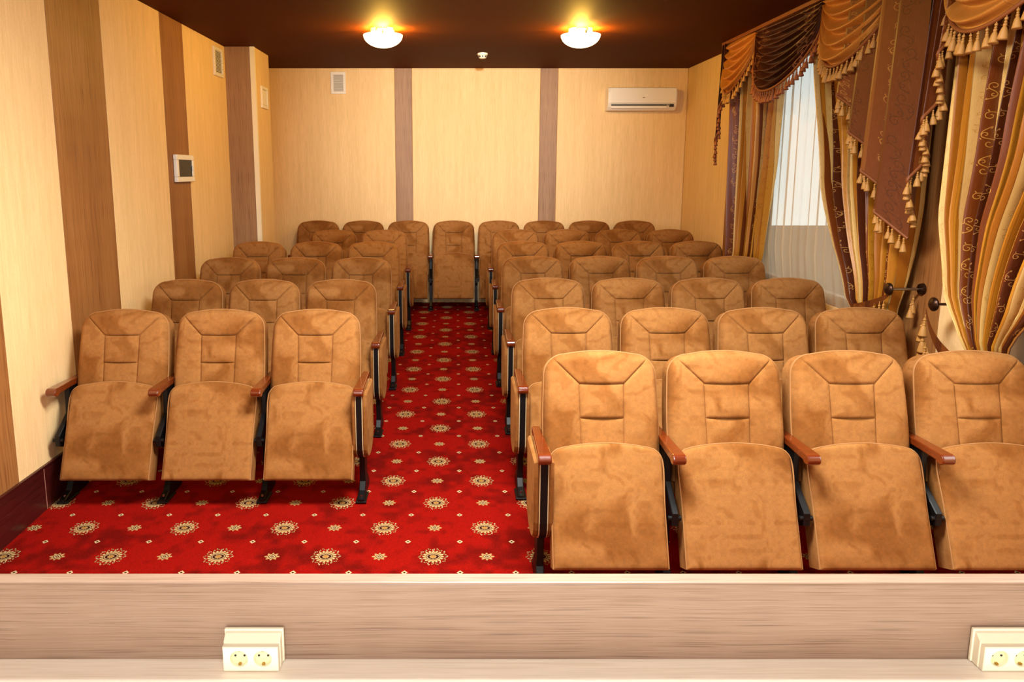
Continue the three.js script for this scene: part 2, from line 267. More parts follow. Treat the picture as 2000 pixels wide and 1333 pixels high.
{ // rear wall behind the camera with the stage window
  const a = -1.65, b = 1.85, lo = 1.0, hi = 2.65;
  struct('wall_front', merge([box(XL - 0.1, a, WALLB, HC, ZF, ZF + 0.15), box(b, XR + 0.1, WALLB, HC, ZF, ZF + 0.15), box(a, b, WALLB, lo, ZF, ZF + 0.15), box(a, b, hi, HC, ZF, ZF + 0.15)]), M.paper, 'stage wall with a wide window', 'wall');
  const w = struct('window_3', null, null, 'wide window in the stage wall', 'window');
  mesh('window_frame', merge([box(a, b, lo, lo + 0.06, ZF + 0.04, ZF + 0.1), box(a, b, hi - 0.06, hi, ZF + 0.04, ZF + 0.1), ...[a, -0.5, 0.7, b - 0.06].map((x) => box(x, x + 0.06, lo + 0.06, hi - 0.06, ZF + 0.04, ZF + 0.1))]), M.white, w);
  for (const [p, q] of [[a + 0.06, -0.5], [-0.44, 0.7], [0.76, b - 0.06]]) mesh('pane', box(p, q, lo + 0.06, hi - 0.06, ZF + 0.066, ZF + 0.072), M.glass, w);
}
struct('ground', box(XR + 0.4, 40, -1.3, -1.2, -40, 20), std({ color: '#3a2c1c', roughness: 0.95 }), 'dark ground outside the windows', 'ground');
struct('ground_001', box(-20, 20, -1.3, -1.2, ZF + 0.5, 30), std({ color: '#3a2c1c', roughness: 0.95 }), 'dark ground outside the stage window', 'ground');

// ---------------------------------------------------------------- desk in front of the camera
{
  const t = thing('desk', 'oak laminate desk with upstand and pale top before the front seats', 'desk', [0.1, 0, -1.381]);
  const w0 = -1.5, w1 = 1.6;
  mesh('desktop', box(w0, w1, 0.722, 0.75, 0.0, 0.75, 0.001), M.deskPale, t).userData.label = 'pale laminate desktop';
  mesh('upstand', box(w0, w1, 0.70, 0.925, -0.04, 0, 0.006), M.deskWood, t);
  mesh('front_panel', box(w0 + 0.03, w1 - 0.03, -0.083, 0.70, -0.03, -0.01, 0.003), M.deskWood, t);
  for (const x of [w0 + 0.02, w1 - 0.045]) mesh('side_panel', box(x, x + 0.025, -0.083, 0.721, 0.02, 0.7, 0.003), M.deskWood, t);
}
function outlet(x, z, label) {
  const t = thing('double_socket', label, 'socket', [x, 0.7505, z], 0, 'sockets on the desk'), w = 0.116;
  // sloping block behind, front plate with two round recesses
  const s = new THREE.Shape(); [[0.002, 0], [0.027, 0], [0.027, 0.0585], [0.014, 0.070], [0.002, 0.074]].forEach(([a, b], i) => (i ? s.lineTo(a, b) : s.moveTo(a, b)));
  const g = new THREE.ExtrudeGeometry(s, { depth: w - 0.004, bevelEnabled: true, bevelSize: 0.002, bevelThickness: 0.003, bevelSegments: 2, bevelOffset: -0.002 }); g.rotateY(-Math.PI / 2); g.translate(w / 2 - 0.002, 0.001, 0.0); mesh('housing', g, M.socket, t);
  mesh('base_plate', box(-w / 2 - 0.004, w / 2 + 0.004, 0.001, 0.077, 0, 0.009, 0.003), M.socket, t);
  const hw = w / 2 - 0.004, f = new THREE.Shape(), h0 = 0.005, h1 = 0.053; f.moveTo(-hw, h0); f.lineTo(hw, h0); f.lineTo(hw, h1); f.lineTo(-hw, h1); f.closePath();
  for (const sx of [-1, 1]) { const p = new THREE.Path(); p.absarc(sx * 0.0245, 0.029, 0.0212, 0, Math.PI * 2, true); f.holes.push(p); }
  const fg = new THREE.ExtrudeGeometry(f, { depth: 0.010, bevelEnabled: true, bevelSize: 0.0035, bevelThickness: 0.003, bevelSegments: 3, bevelOffset: 0, curveSegments: 20 }); fg.translate(0, 0, 0.0275); mesh('front_plate', fg, M.socket, t);
  for (const sx of [-1, 1]) {
    const cx = sx * 0.0245, cy = 0.029, zf = 0.0275;
    const cup = mesh('socket_cup', new THREE.CylinderGeometry(0.0195, 0.0195, 0.002, 32).rotateX(Math.PI / 2).translate(cx, cy, zf + 0.0012), M.socketIn, t);
    for (const hx of [-0.0095, 0.0095]) mesh('pin_hole', new THREE.CylinderGeometry(0.0024, 0.0024, 0.001, 14).rotateX(Math.PI / 2).translate(cx + hx, cy + 0.002, zf + 0.0025), M.dark, cup);
    for (const hy of [0.0155, -0.0155]) mesh('earth_clip', box(cx - 0.003, cx + 0.003, cy + hy - 0.002, cy + hy + 0.002, zf + 0.002, zf + 0.007, 0.0008), M.brass, cup).userData.label = 'brass earth clip';
  }
}
outlet(-0.4255, -1.3795, 'cream double socket on the desk before the wall-side seats');
outlet(1.148, -1.3795, 'cream double socket at the window end of the desk');

// ---------------------------------------------------------------- theatre seats
const CH = {};                                               // shared geometries
const S0 = 0.527;
{
  const Lb = 0.567, tau = 0.27;
  // outline of the back cushion, from bottom left over the top to bottom right
  const half = [];
  const wAt = (v) => 0.239 + 0.006 * Math.sin(Math.PI * clamp(v / 0.5, 0, 1)) - 0.004 * clamp((v - 0.25) / 0.3, 0, 1);
  const rc = 0.092;
  for (let k = 0; k <= 22; k++) { const v = (Lb - rc - 0.015) * k / 22; half.push([wAt(v), v]); }
  const wt = wAt(Lb - rc - 0.015);
  for (let k = 1; k <= 12; k++) { const a = k / 12 * Math.PI / 2; half.push([wt - rc * (1 - Math.cos(a)), Lb - 0.015 - rc + rc * Math.sin(a)]); }
  const xe = half[half.length - 1][0];
  for (let k = 1; k <= 8; k++) { const q = k / 8; half.push([xe * (1 - q), Lb - 0.015 + 0.015 * (1 - (1 - q) * (1 - q))]); }
  const right = half, left = half.map(([x, y]) => [-x, y]);
  const outline = [...left, ...right.slice(0, -1).reverse()];   // bottom-left ... top ... bottom-right
  const iq = 22 + 7;                                         // index on `half` where the diagonal seam ends
  const Q = half[iq], v1 = Lb - 0.145, v2 = Lb - 0.293, xi = 0.094, xb = 0.087;
  const at = (pl, t) => { const k = t * (pl.length - 1), i = Math.min(pl.length - 2, Math.floor(k)), f = k - i; return [lerp(pl[i][0], pl[i + 1][0], f), lerp(pl[i][1], pl[i + 1][1], f)]; };
  const line = (a, b) => (t) => [lerp(a[0], b[0], t), lerp(a[1], b[1], t)];
  const poly = (pl) => (t) => at(pl, t);
  const segs = [[[-xi, v1], [xi, v1]], [[-xi, v2], [xi, v2]], [[-xi, v1], [-xb, 0]], [[xi, v1], [xb, 0]], [[-Q[0], Q[1]], [-xi, v1]], [[Q[0], Q[1]], [xi, v1]]];
  const dseg = (p, [a, b]) => { const dx = b[0] - a[0], dy = b[1] - a[1], t = clamp(((p[0] - a[0]) * dx + (p[1] - a[1]) * dy) / (dx * dx + dy * dy), 0, 1); return Math.hypot(p[0] - a[0] - dx * t, p[1] - a[1] - dy * t); };
  const dOut = (p) => { let m = 9; for (let i = 1; i < outline.length; i++) m = Math.min(m, dseg(p, [outline[i - 1], outline[i]])); return m; };
  const height = (p) => { const d = dOut(p), e = d < 0.032 ? Math.sqrt(1 - (1 - d / 0.032) ** 2) : 1, s = Math.min(...segs.map((q) => dseg(p, q))); return e * (0.036 + 0.010 * Math.min(1, d / 0.12)) + 0.009 * (1 - Math.exp(-s / 0.030)) * Math.min(1, d / 0.02) - 0.005 * Math.exp(-((s / 0.0028) ** 2)) * Math.min(1, d / 0.02); };
  const B0 = [0, 0.44, -0.055], ev = [0, Math.cos(tau), -Math.sin(tau)], nv = [0, Math.sin(tau), Math.cos(tau)];
  const place = (x, v, h) => [x, B0[1] + ev[1] * v + nv[1] * h, B0[2] + ev[2] * v + nv[2] * h];
  const ease = (t) => 0.5 - 0.5 * Math.cos(Math.PI * t);
  const coons = (bot, top, lef, rig, nu, nvv, lip = 0) => surf((a, b) => {   // bottom, top left->right; left, right bottom->top
    const s = lerp(a, ease(a), 0.85), t = lerp(b, ease(b), 0.85);
    const B = bot(s), T = top(s), L = lef(t), R = rig(t), c00 = bot(0), c10 = bot(1), c01 = top(0), c11 = top(1), p = [0, 0];
    for (let i = 0; i < 2; i++) p[i] = (1 - t) * B[i] + t * T[i] + (1 - s) * L[i] + s * R[i] - ((1 - s) * (1 - t) * c00[i] + s * (1 - t) * c10[i] + (1 - s) * t * c01[i] + s * t * c11[i]);
    return [...place(p[0], p[1], height(p) + lip * (1 - t) ** 1.5 * Math.sin(Math.PI * s) ** 0.6), p[0] + 0.5, p[1]];
  }, nu, nvv);
  const topArc = [...left.slice(iq), ...right.slice(iq, -1).reverse()];
  CH.head = coons(line([-xi, v1], [xi, v1]), poly(topArc), line([-xi, v1], [-Q[0], Q[1]]), line([xi, v1], [Q[0], Q[1]]), 30, 16, 0.009);
  CH.sideL = coons(line([-half[0][0], 0], [-xb, 0]), line([-Q[0], Q[1]], [-xi, v1]), poly(left.slice(0, iq + 1)), line([-xb, 0], [-xi, v1]), 16, 26);
  CH.sideR = coons(line([xb, 0], [half[0][0], 0]), line([xi, v1], [Q[0], Q[1]]), line([xb, 0], [xi, v1]), poly(right.slice(0, iq + 1)), 16, 26);
  const xm = lerp(xb, xi, v2 / v1);
  CH.centre = coons(line([-xm, v2], [xm, v2]), line([-xi, v1], [xi, v1]), line([-xm, v2], [-xi, v1]), line([xm, v2], [xi, v1]), 14, 12, 0.012);
  CH.lumbar = coons(line([-xb, 0], [xb, 0]), line([-xm, v2], [xm, v2]), line([-xb, 0], [-xm, v2]), line([xb, 0], [xm, v2]), 14, 14);
  // shell behind the cushion
  const sh = new THREE.Shape(outline.map(([x, y], i) => new THREE.Vector2(x, y - (i === 0 || i === outline.length - 1 ? 0.06 : 0))));
  const g = new THREE.ExtrudeGeometry(sh, { depth: 0.072, bevelEnabled: true, bevelSize: 0.004, bevelThickness: 0.01, bevelSegments: 2, bevelOffset: -0.006, curveSegments: 4 });
  g.translate(0, 0, -0.079); g.rotateX(-tau); g.translate(...B0); CH.shell = g;
  CH.backPiping = tube(outline.map(([x, y]) => place(x * 0.995, y, 0.002)), 0.0045, 110, 5);
}
{ // tipped-up seat: the upholstered underside faces the aisle in front, its upper edge leans back
  const mk = (lean) => {
    const L = 0.512, w = 0.228, rise = 0.032, ax = 0.205;     // axle sits half way
    const c = Math.cos(lean), s = Math.sin(lean), A = [0, 0.346, 0.107];
    const place = (x, v, h) => [x, A[1] + c * (v - ax) + s * h, A[2] - s * (v - ax) + c * h];
    const topY = (x) => L - rise * (x / w) ** 2 - 0.03 * clamp((Math.abs(x) - w + 0.035) / 0.035, 0, 1) ** 2;
    const hgt = (x, v) => { const dx = w - Math.abs(x), dv = Math.min(topY(x) - v, v), d = Math.min(dx, dv), e = d < 0.018 ? Math.sqrt(Math.max(0, 1 - (1 - d / 0.018) ** 2)) : 1; return 0.014 * e + 0.010 * Math.sin(Math.PI * clamp((x + w) / (2 * w), 0, 1)) * Math.sin(Math.PI * clamp(v / L, 0, 1)); };
    const ez = (t) => lerp(t, 0.5 - 0.5 * Math.cos(Math.PI * t), 0.8);
    const under = surf((a, b) => { const x = lerp(-w, w, ez(a)), v = ez(b) * topY(x); return [...place(x, v, hgt(x, v)), x + 0.2, v + 0.5]; }, 30, 26);
    const sh = new THREE.Shape(); sh.moveTo(-w, 0); sh.lineTo(w, 0); for (let k = 0; k <= 24; k++) { const x = lerp(w, -w, k / 24); sh.lineTo(x, topY(x)); }
    const body = new THREE.ExtrudeGeometry(sh, { depth: 0.075, bevelEnabled: true, bevelSize: 0.008, bevelThickness: 0.014, bevelSegments: 3, bevelOffset: -0.008 });
    body.translate(0, -ax, -0.089); body.rotateX(-lean); body.translate(0, A[1], A[2]);
    const pts = []; for (let k = 0; k <= 20; k++) { const x = lerp(-w, w, k / 20); pts.push(place(x, topY(x), 0.001)); }
    const pip = tube([place(-w, 0.004, 0.001), place(-w, 0.25, 0.001), ...pts, place(w, 0.25, 0.001), place(w, 0.004, 0.001)], 0.0035, 90, 5);
    return { under, body, pip };
  };
  CH.seatFold = mk(0.40); CH.seatUp = mk(0.22);
}
{ // standards, feet, arms
  const plate = (pts, t, bev = 0.003) => { const s = new THREE.Shape(); pts.forEach(([a, b], i) => (i ? s.lineTo(a, b) : s.moveTo(a, b))); const g = new THREE.ExtrudeGeometry(s, { depth: t - 2 * bev, bevelEnabled: true, bevelSize: bev, bevelThickness: bev, bevelSegments: 1, bevelOffset: -bev }); g.translate(0, 0, -(t - 2 * bev) / 2); g.rotateY(-Math.PI / 2); return g; };   // shape (z,y) -> plate across x
  CH.post = plate([[-0.12, 0.60], [-0.01, 0.60], [0.0, 0.46], [0.122, 0.372], [0.122, 0.318], [0.01, 0.27], [0.02, 0.06], [-0.05, 0.06], [-0.07, 0.30]], 0.026);
  CH.foot = merge([plate([[-0.12, 0.0], [0.123, 0.0], [0.125, 0.022], [0.06, 0.045], [0.02, 0.10], [-0.05, 0.10], [-0.12, 0.03]], 0.034), box(-0.028, 0.028, 0, 0.010, 0.0, 0.125, 0.003)].map((g) => { const h = g.index ? g.toNonIndexed() : g; return h; }));
  CH.bolt = (() => { const g = cyl(0.008, 0.009, 0.008, 8); g.translate(0, 0.034, 0.098); return g; })();
  CH.axle = (() => { const g = merge([cyl(0.011, 0.011, 0.052, 12), cyl(0.016, 0.016, 0.012, 12)]); g.rotateZ(Math.PI / 2); g.translate(0, 0.346, 0.107); return g; })();
  const shield = (k) => { const p = [[-0.185 + k, 0.598]]; p.push([0.128 - k, 0.598]); for (let i = 0; i <= 14; i++) { const a = i / 14 * Math.PI; const x = -0.028 + (0.156 - k) * Math.cos(a), y = 0.33 - (0.115 - k) * Math.sin(a) ** 0.8; p.push([x, y]); } return p; };
  CH.endCore = plate(shield(0.0), 0.032);
  CH.endPanel = plate(shield(0.004), 0.022, 0.007);
  CH.endTrim = plate(shield(0.0015), 0.0045, 0.001);
  CH.endLeg = plate([[-0.06, 0.32], [0.05, 0.32], [0.03, 0.06], [-0.05, 0.06]], 0.030);
  const a = new THREE.Shape(); a.moveTo(-0.215, 0); a.lineTo(0.10, 0); a.quadraticCurveTo(0.112, -0.012, 0.128, -0.010); a.quadraticCurveTo(0.148, -0.004, 0.146, 0.014); a.quadraticCurveTo(0.143, 0.034, 0.12, 0.034); a.lineTo(-0.215, 0.030); a.closePath();
  const ag = new THREE.ExtrudeGeometry(a, { depth: 0.042, steps: 2, bevelEnabled: true, bevelSize: 0.006, bevelThickness: 0.006, bevelSegments: 3, bevelOffset: -0.006, curveSegments: 6 }); ag.translate(0, 0, -0.021); ag.rotateY(-Math.PI / 2); ag.translate(0, 0.600, 0);
  { const p = ag.attributes.position; for (let i = 0; i < p.count; i++) p.setX(i, p.getX(i) * lerp(0.68, 1, clamp((p.getZ(i) + 0.215) / 0.3, 0, 1))); ag.computeVertexNormals(); } CH.arm = uvBox(ag);
}
function standard(root, x, end, out) {
  if (end) {
    const core = mesh('end_frame', CH.endCore, M.black, root); core.position.x = x;
    for (const s of [-1, 1]) { const p = mesh('side_panel', CH.endPanel, velvet[0], core); p.position.x = s * 0.0285; const e = mesh('edge_trim', CH.endTrim, M.edgeTrim, core); e.position.x = s * 0.0165; }
    const leg = mesh('leg', CH.endLeg, M.black, root); leg.position.x = x;
  } else { const p = mesh('leg', CH.post, M.black, root); p.position.x = x; }
  const f = mesh('foot', CH.foot, M.black, root); f.position.x = x; mesh('bolt', CH.bolt, M.chrome, f);
  const ar = mesh('armrest', CH.arm, M.lacquer, root); ar.position.x = x; ar.userData.label = 'glossy red brown wooden armrest';
  const ax = mesh('axle', CH.axle, M.black, root); ax.position.x = x;
}
function makeChair({ left, right, up }, vi) {
  const g = new THREE.Group(), vm = velvet[vi];
  const sh = mesh('backrest', CH.shell, vm, g);
  mesh('headrest_panel', CH.head, vm, sh); mesh('side_cushion', CH.sideL, vm, sh); mesh('side_cushion', CH.sideR, vm, sh); mesh('centre_panel', CH.centre, vm, sh); mesh('lumbar_panel', CH.lumbar, vm, sh); mesh('piping', CH.backPiping, M.piping, sh);
  const q = up ? CH.seatUp : CH.seatFold, st = mesh('seat', q.body, vm, g);
  mesh('underside_panel', q.under, vm, st); mesh('piping', q.pip, M.piping, st);
  if (left) standard(g, -S0 / 2, left === 'end'); if (right) standard(g, S0 / 2, right === 'end');
  return g;
}
const protos = {};
function chair(spec, vi, x, z, sx, label, group) {
  const key = [spec.left, spec.right, spec.up, vi].join(); const src = protos[key] ??= makeChair(spec, vi);
  const c = src.clone(); c.name = numbered('theatre_seat'); scene.add(c); c.position.set(x, fl(z) , z); c.scale.x = sx; tag(c, label, 'theatre seat', group); return c;
}
const ord = ['first', 'second', 'third', 'fourth', 'fifth', 'sixth', 'seventh', 'eighth'];
const rowWord = ['front', 'second', 'third', 'fourth', 'fifth', 'sixth'];
const TOPZ = 0.206;                                          // the top of the back lies this far behind the seat's origin
const rowsR = [[-3.12, 0.637, 2.285], [-3.945, 0.620, 2.250], [-4.806, 0.619, 2.240], [-5.72, 0.609, 2.226], [-6.57, 0.609, 2.200], [-7.42, 0.611, 2.210]];
let vi = 0;
rowsR.forEach(([zt, a, b], r) => { for (let k = 0; k < 4; k++) { const S = (b - a) / 3; chair({ left: k === 0 ? 'end' : 'mid', right: null }, (vi = (vi + 2 + (k & 1)) % 5), lerp(a, b, k / 3), zt + TOPZ, S / S0, `brown velvet theatre seat, window-side block, ${rowWord[r]} row from the desk, ${ord[k]} from aisle`, 'window-side theatre seats'); } });
const rowsL = [[-3.905, -1.828, -0.772, 3], [-4.76, -1.80, -0.770, 3], [-5.65, -1.79, -0.752, 3], [-6.53, -1.80, -0.755, 3], [-7.38, -1.262, -0.742, 2]];
rowsL.forEach(([zt, a, b, n], r) => { for (let k = 0; k < n; k++) { const S = (b - a) / (n - 1); chair({ left: 'mid', right: k === n - 1 ? 'end' : null }, (vi = (vi + 2 + (k & 1)) % 5), lerp(a, b, k / (n - 1)), zt + TOPZ, S / S0, `brown velvet theatre seat, wall-side block, ${rowWord[r]} row from the desk, ${ord[n - 1 - k]} from aisle`, 'wall-side theatre seats'); } });
for (let k = 0; k < 8; k++) chair({ left: 'mid', right: k === 7 ? 'mid' : null, up: true }, (vi = (vi + 3) % 5), lerp(-1.577, 2.03, k / 7), -8.20 + TOPZ, 0.5153 / S0, `brown velvet theatre seat in the row along the back wall, ${ord[k]} from the column`, 'theatre seats along the back wall');

// ---------------------------------------------------------------- curtains on the window wall
function drape(name, label, { zl, zr, y0, y1, x, amp, folds, seed, width, mat, nu = 190, nv = 46, u0 = 0 }) {
  const g = thing(name, label, name === 'sheer_curtain' ? 'sheer curtain' : 'curtain', [0, 0, 0]), r = rng(seed), ph = Array.from({ length: 6 }, () => r() * 6.28);
  const geo = surf((a, b) => {
    const y = lerp(y0, y1, b), L = zl(y), R = zr(y), wid = Math.abs(R - L), low = clamp((1.0 - y) / 0.25, 0, 1), am = amp * (1 - 0.5 * low) * clamp(wid / (0.055 * folds), 0.55, 1.25);
    const w = a * folds * 2 * Math.PI + 0.5 * Math.sin(a * 9 + ph[0]) + 0.35 * Math.sin(y * 1.7 + ph[1] + a * 5), s = Math.sin(w), f = Math.sign(s) * Math.abs(s) ** 0.75 * (0.75 + 0.25 * Math.sin(a * 17 + ph[2])) + 0.25 * Math.sin(2.3 * w + ph[3] + y);
    return [x + 0.06 * low - am * f, y, lerp(L, R, a) + 0.35 * am * Math.cos(w) * Math.min(1, 6 * a, 6 * (1 - a)), u0 + a * width, y];
  }, nu, nv);
  mesh('fabric', geo, mat, g); return g;
}
const tasselGeo = (() => { const pts = []; for (let k = 0; k <= 6; k++) { const t = k / 6; pts.push([0.006 + 0.015 * t ** 0.6, -0.052 - 0.055 * t]); } return merge([cyl(0.0022, 0.0022, 0.03, 5).translate(0, -0.012, 0), new THREE.SphereGeometry(0.0075, 8, 6).translate(0, -0.022, 0), new THREE.SphereGeometry(0.0065, 8, 6).translate(0, -0.035, 0), new THREE.SphereGeometry(0.0085, 8, 6).translate(0, -0.047, 0), lathe([...pts, [0.0, -0.104]], 12)]); })();
function tassels(parent, pts, mat, scale = 1, seed = 1) { const r = rng(seed); for (const p of pts) { const m = mesh('tassel', tasselGeo, mat, parent); m.position.set(...p); m.scale.setScalar(scale * (0.92 + 0.16 * r())); m.rotation.set((r() - 0.5) * 0.25, r() * 3, (r() - 0.5) * 0.25); } }
// swag: folds hanging between two points of the rail
function swag(label, { z0, z1, top, drop, end, x, bulge, folds, mat, seed, tassel, n, ts = 1 }) {
  const g = thing('curtain_swag', label, 'swag', [0, 0, 0], 0, 'swags of the valance'), r = rng(seed), ph = r() * 6;
  const P = (u, v) => {
    const s = Math.sin(Math.PI * u), arch = s ** 0.72, fold = Math.sin(v * folds * 2 * Math.PI + 0.7 * Math.sin(u * 3 + ph));
    const sq = lerp(0.5 + (u - 0.5) * 1.0, u, 1), y = top - end * v * (1 - s) - arch * drop * v ** 0.9 - 0.008 * fold * s;
    return [x - bulge * s * (0.25 + 0.75 * v) - 0.03 * fold * (0.35 + 0.65 * s), y, lerp(z0, z1, sq)];
  };
  const geo = surf((a, b) => { const p = P(a, b); return [...p, a * 0.9, b * 0.9]; }, 60, 90);
  const f = mesh('fabric', geo, mat, g);
  const hem = []; for (let k = 0; k <= 40; k++) hem.push(P(k / 40, 1));
  mesh('braid', tube(hem, 0.010, 80, 6), M.braid, g);
  // evenly spaced along the hem
  const len = [0]; for (let k = 1; k < hem.length; k++) len.push(len[k - 1] + Math.hypot(...hem[k].map((q, i) => q - hem[k - 1][i])));
  const pts = []; for (let k = 0; k < n; k++) { const L = len[40] * (k + 0.5) / n; let i = 1; while (len[i] < L) i++; const t = (L - len[i - 1]) / (len[i] - len[i - 1]); pts.push(hem[i].map((q, j) => lerp(hem[i - 1][j], q, t))); }
  tassels(g, pts, tassel, ts, seed); return g;
}
// cascade (tail): pleated fall with a stepped slanting hem; outer side long
function cascade(label, { zo, zi, yo, yi, x, pleats, amp, mat, tassel, seed, n, ts = 1, top = HC - 0.03 }) {
  const g = thing('curtain_tail', label, 'curtain tail', [0, 0, 0], 0, 'tails of the valance');
  const P = (a, b) => {                                      // a: 0 outer .. 1 inner
    const w = a * pleats, k = Math.floor(Math.min(w, pleats - 1e-6)), f = w - k, tri = f < 0.62 ? f / 0.62 : (1 - f) / 0.38;
    const zz = lerp(zo, zi, (k + (f < 0.62 ? f / 0.62 * 1.12 : 1.12 - (f - 0.62) / 0.38 * 0.12)) / pleats), hem = lerp(yo, yi, a), y = lerp(top, hem, b);
    return [x - amp * tri * (0.5 + 0.5 * b) - 0.02 * k / pleats, y, zz];
  };
  mesh('fabric', surf((a, b) => [...P(a, b), a * 1.1, b * 1.5], 96, 30), mat, g);
  const hem = []; for (let k = 0; k <= 60; k++) hem.push(P(k / 60, 1));
  mesh('braid', tube(hem, 0.009, 120, 6), M.braid, g);
  const pts = []; for (let k = 0; k < n; k++) pts.push(hem[Math.round((k + 0.5) / n * 60)]);
  tassels(g, pts, tassel, ts, seed); return g;
}
{ // rail boards at the ceiling
  const a = thing('curtain_rail', 'brown curtain rail board over the first window', 'curtain rail', [0, 0, 0]); mesh('board', box(2.40, XR, HC - 0.03, HC - 0.001, -6.74, -3.86, 0.004), M.braid, a);
  const b = thing('curtain_rail', 'brown curtain rail board over the wide gathered curtain', 'curtain rail', [0, 0, 0]); mesh('board', box(2.40, XR, HC - 0.03, HC - 0.001, -3.78, -1.5, 0.004), M.braid, b);
}
const FLO = 0.12;
drape('sheer_curtain', 'white sheer curtain hanging between the two tied curtains', { zl: () => -6.3, zr: () => -4.4, y0: FLO + 0.02, y1: 2.885, x: 2.588, amp: 0.013, folds: 15, seed: 3, width: 2, mat: M.sheer, nu: 200, nv: 8 });
drape('sheer_curtain', 'white sheer curtain behind the wide gathered curtain', { zl: () => -3.45, zr: () => -1.6, y0: 0.03, y1: 2.885, x: 2.588, amp: 0.013, folds: 15, seed: 4, width: 2, mat: M.sheer, nu: 200, nv: 8 });
drape('striped_curtain', 'gold striped curtain nearest the back wall', { zl: pw([[2.9, -6.62], [1.9, -6.52], [1.0, -6.42], [0.8, -6.40], [0.2, -6.45]]), zr: pw([[2.9, -5.62], [1.9, -5.70], [1.1, -5.86], [0.8, -6.05], [0.2, -5.95]]), y0: 0.17, y1: 2.885, x: 2.49, amp: 0.052, folds: 7, seed: 5, width: 1.9, mat: M.drape, u0: 0.1 });
const cB = drape('striped_curtain', 'gold and brown striped curtain tied to a metal rod beside the oak pier', { zl: pw([[2.9, -5.2], [2.6, -5.13], [1.73, -4.9], [0.98, -4.48], [0.86, -4.42], [0.1, -4.5]]), zr: pw([[2.9, -3.9], [1.6, -3.93], [1.2, -3.99], [0.86, -4.07], [0.1, -4.08]]), y0: 0.09, y1: 2.885, x: 2.49, amp: 0.056, folds: 10, seed: 6, width: 2.3, mat: M.drape });
const cC = drape('striped_curtain', 'wide striped curtain gathered by a tasselled tieback beside the oak pier', { zl: pw([[2.9, -3.62], [1.6, -3.60], [1.2, -3.54], [0.92, -3.40], [0.8, -3.38], [0.06, -3.5]]), zr: pw([[2.9, -2.25], [1.9, -2.62], [1.2, -3.02], [0.95, -3.17], [0.8, -3.24], [0.06, -3.26]]), y0: 0.06, y1: 2.885, x: 2.485, amp: 0.062, folds: 11, seed: 9, width: 2.7, mat: M.drape, u0: 0.35 });
cascade('narrow chocolate tail with tassels beside the oak strip near the back wall', { zo: -6.76, zi: -6.60, yo: 1.9, yi: 2.45, x: 2.41, pleats: 2, amp: 0.05, mat: M.choco, tassel: M.fringeRust, seed: 21, n: 16, ts: 0.8 });
cascade('long brown tail with zigzag tasselled hem before the rod-tied curtain', { zo: -3.83, zi: -4.46, yo: 1.42, yi: 2.32, x: 2.42, pleats: 4, amp: 0.10, mat: M.brownStripe, tassel: M.fringeGold, seed: 22, n: 40, ts: 0.85 });
cascade('short brown tail with zigzag tasselled hem beside the wide curtain', { zo: -3.80, zi: -3.56, yo: 1.55, yi: 2.45, x: 2.42, pleats: 3, amp: 0.11, mat: M.brownStripe, tassel: M.fringeGold, seed: 23, n: 36, ts: 0.85 });
swag('amber swag of the valance nearest the back wall', { z0: -6.70, z1: -6.02, top: 2.888, drop: 0.45, end: 0.10, x: 2.42, bulge: 0.10, folds: 5, mat: M.gold, seed: 31, tassel: M.fringeGold, n: 22, ts: 0.85 });
swag('dark chocolate swag of the valance over the sheer curtain', { z0: -6.015, z1: -4.955, top: 2.888, drop: 0.52, end: 0.14, x: 2.42, bulge: 0.13, folds: 8, mat: M.choco, seed: 32, tassel: M.fringeRust, n: 36, ts: 0.85 });
swag('amber swag of the valance above the rod-tied curtain', { z0: -4.95, z1: -4.12, top: 2.888, drop: 0.48, end: 0.12, x: 2.42, bulge: 0.13, folds: 5, mat: M.gold, seed: 33, tassel: M.fringeGold, n: 27, ts: 0.9 });
swag('amber swag of the valance above the wide gathered curtain', { z0: -3.74, z1: -2.86, top: 2.888, drop: 0.50, end: 0.12, x: 2.42, bulge: 0.15, folds: 5, mat: M.gold, seed: 34, tassel: M.fringeGold, n: 26, ts: 0.95 });
function holdback(label, z, y, len) {
  const t = thing('curtain_holdback', label, 'holdback', [XR, y, z], 0, 'curtain holdbacks');
  const rose = cyl(0.03, 0.034, 0.016, 20); rose.rotateZ(Math.PI / 2); rose.translate(-0.008, 0, 0); mesh('wall_rose', rose, M.bronze, t);
  const rod = cyl(0.008, 0.008, len, 12); rod.rotateZ(Math.PI / 2); rod.translate(-len / 2 - 0.01, 0, 0); mesh('rod', rod, M.chrome, t);
  const knob = lathe([[0.0, -0.012], [0.022, -0.012], [0.036, -0.004], [0.036, 0.004], [0.024, 0.014], [0.012, 0.02], [0, 0.022]], 20); knob.rotateZ(Math.PI / 2); knob.translate(-len - 0.02, 0, 0); mesh('knob', knob, M.bronze, t);
}
holdback('dark metal holdback rod beside the oak pier', -3.955, 1.125, 0.17);
holdback('round bronze holdback knob beside the wide gathered curtain', -3.60, 1.105, 0.15);
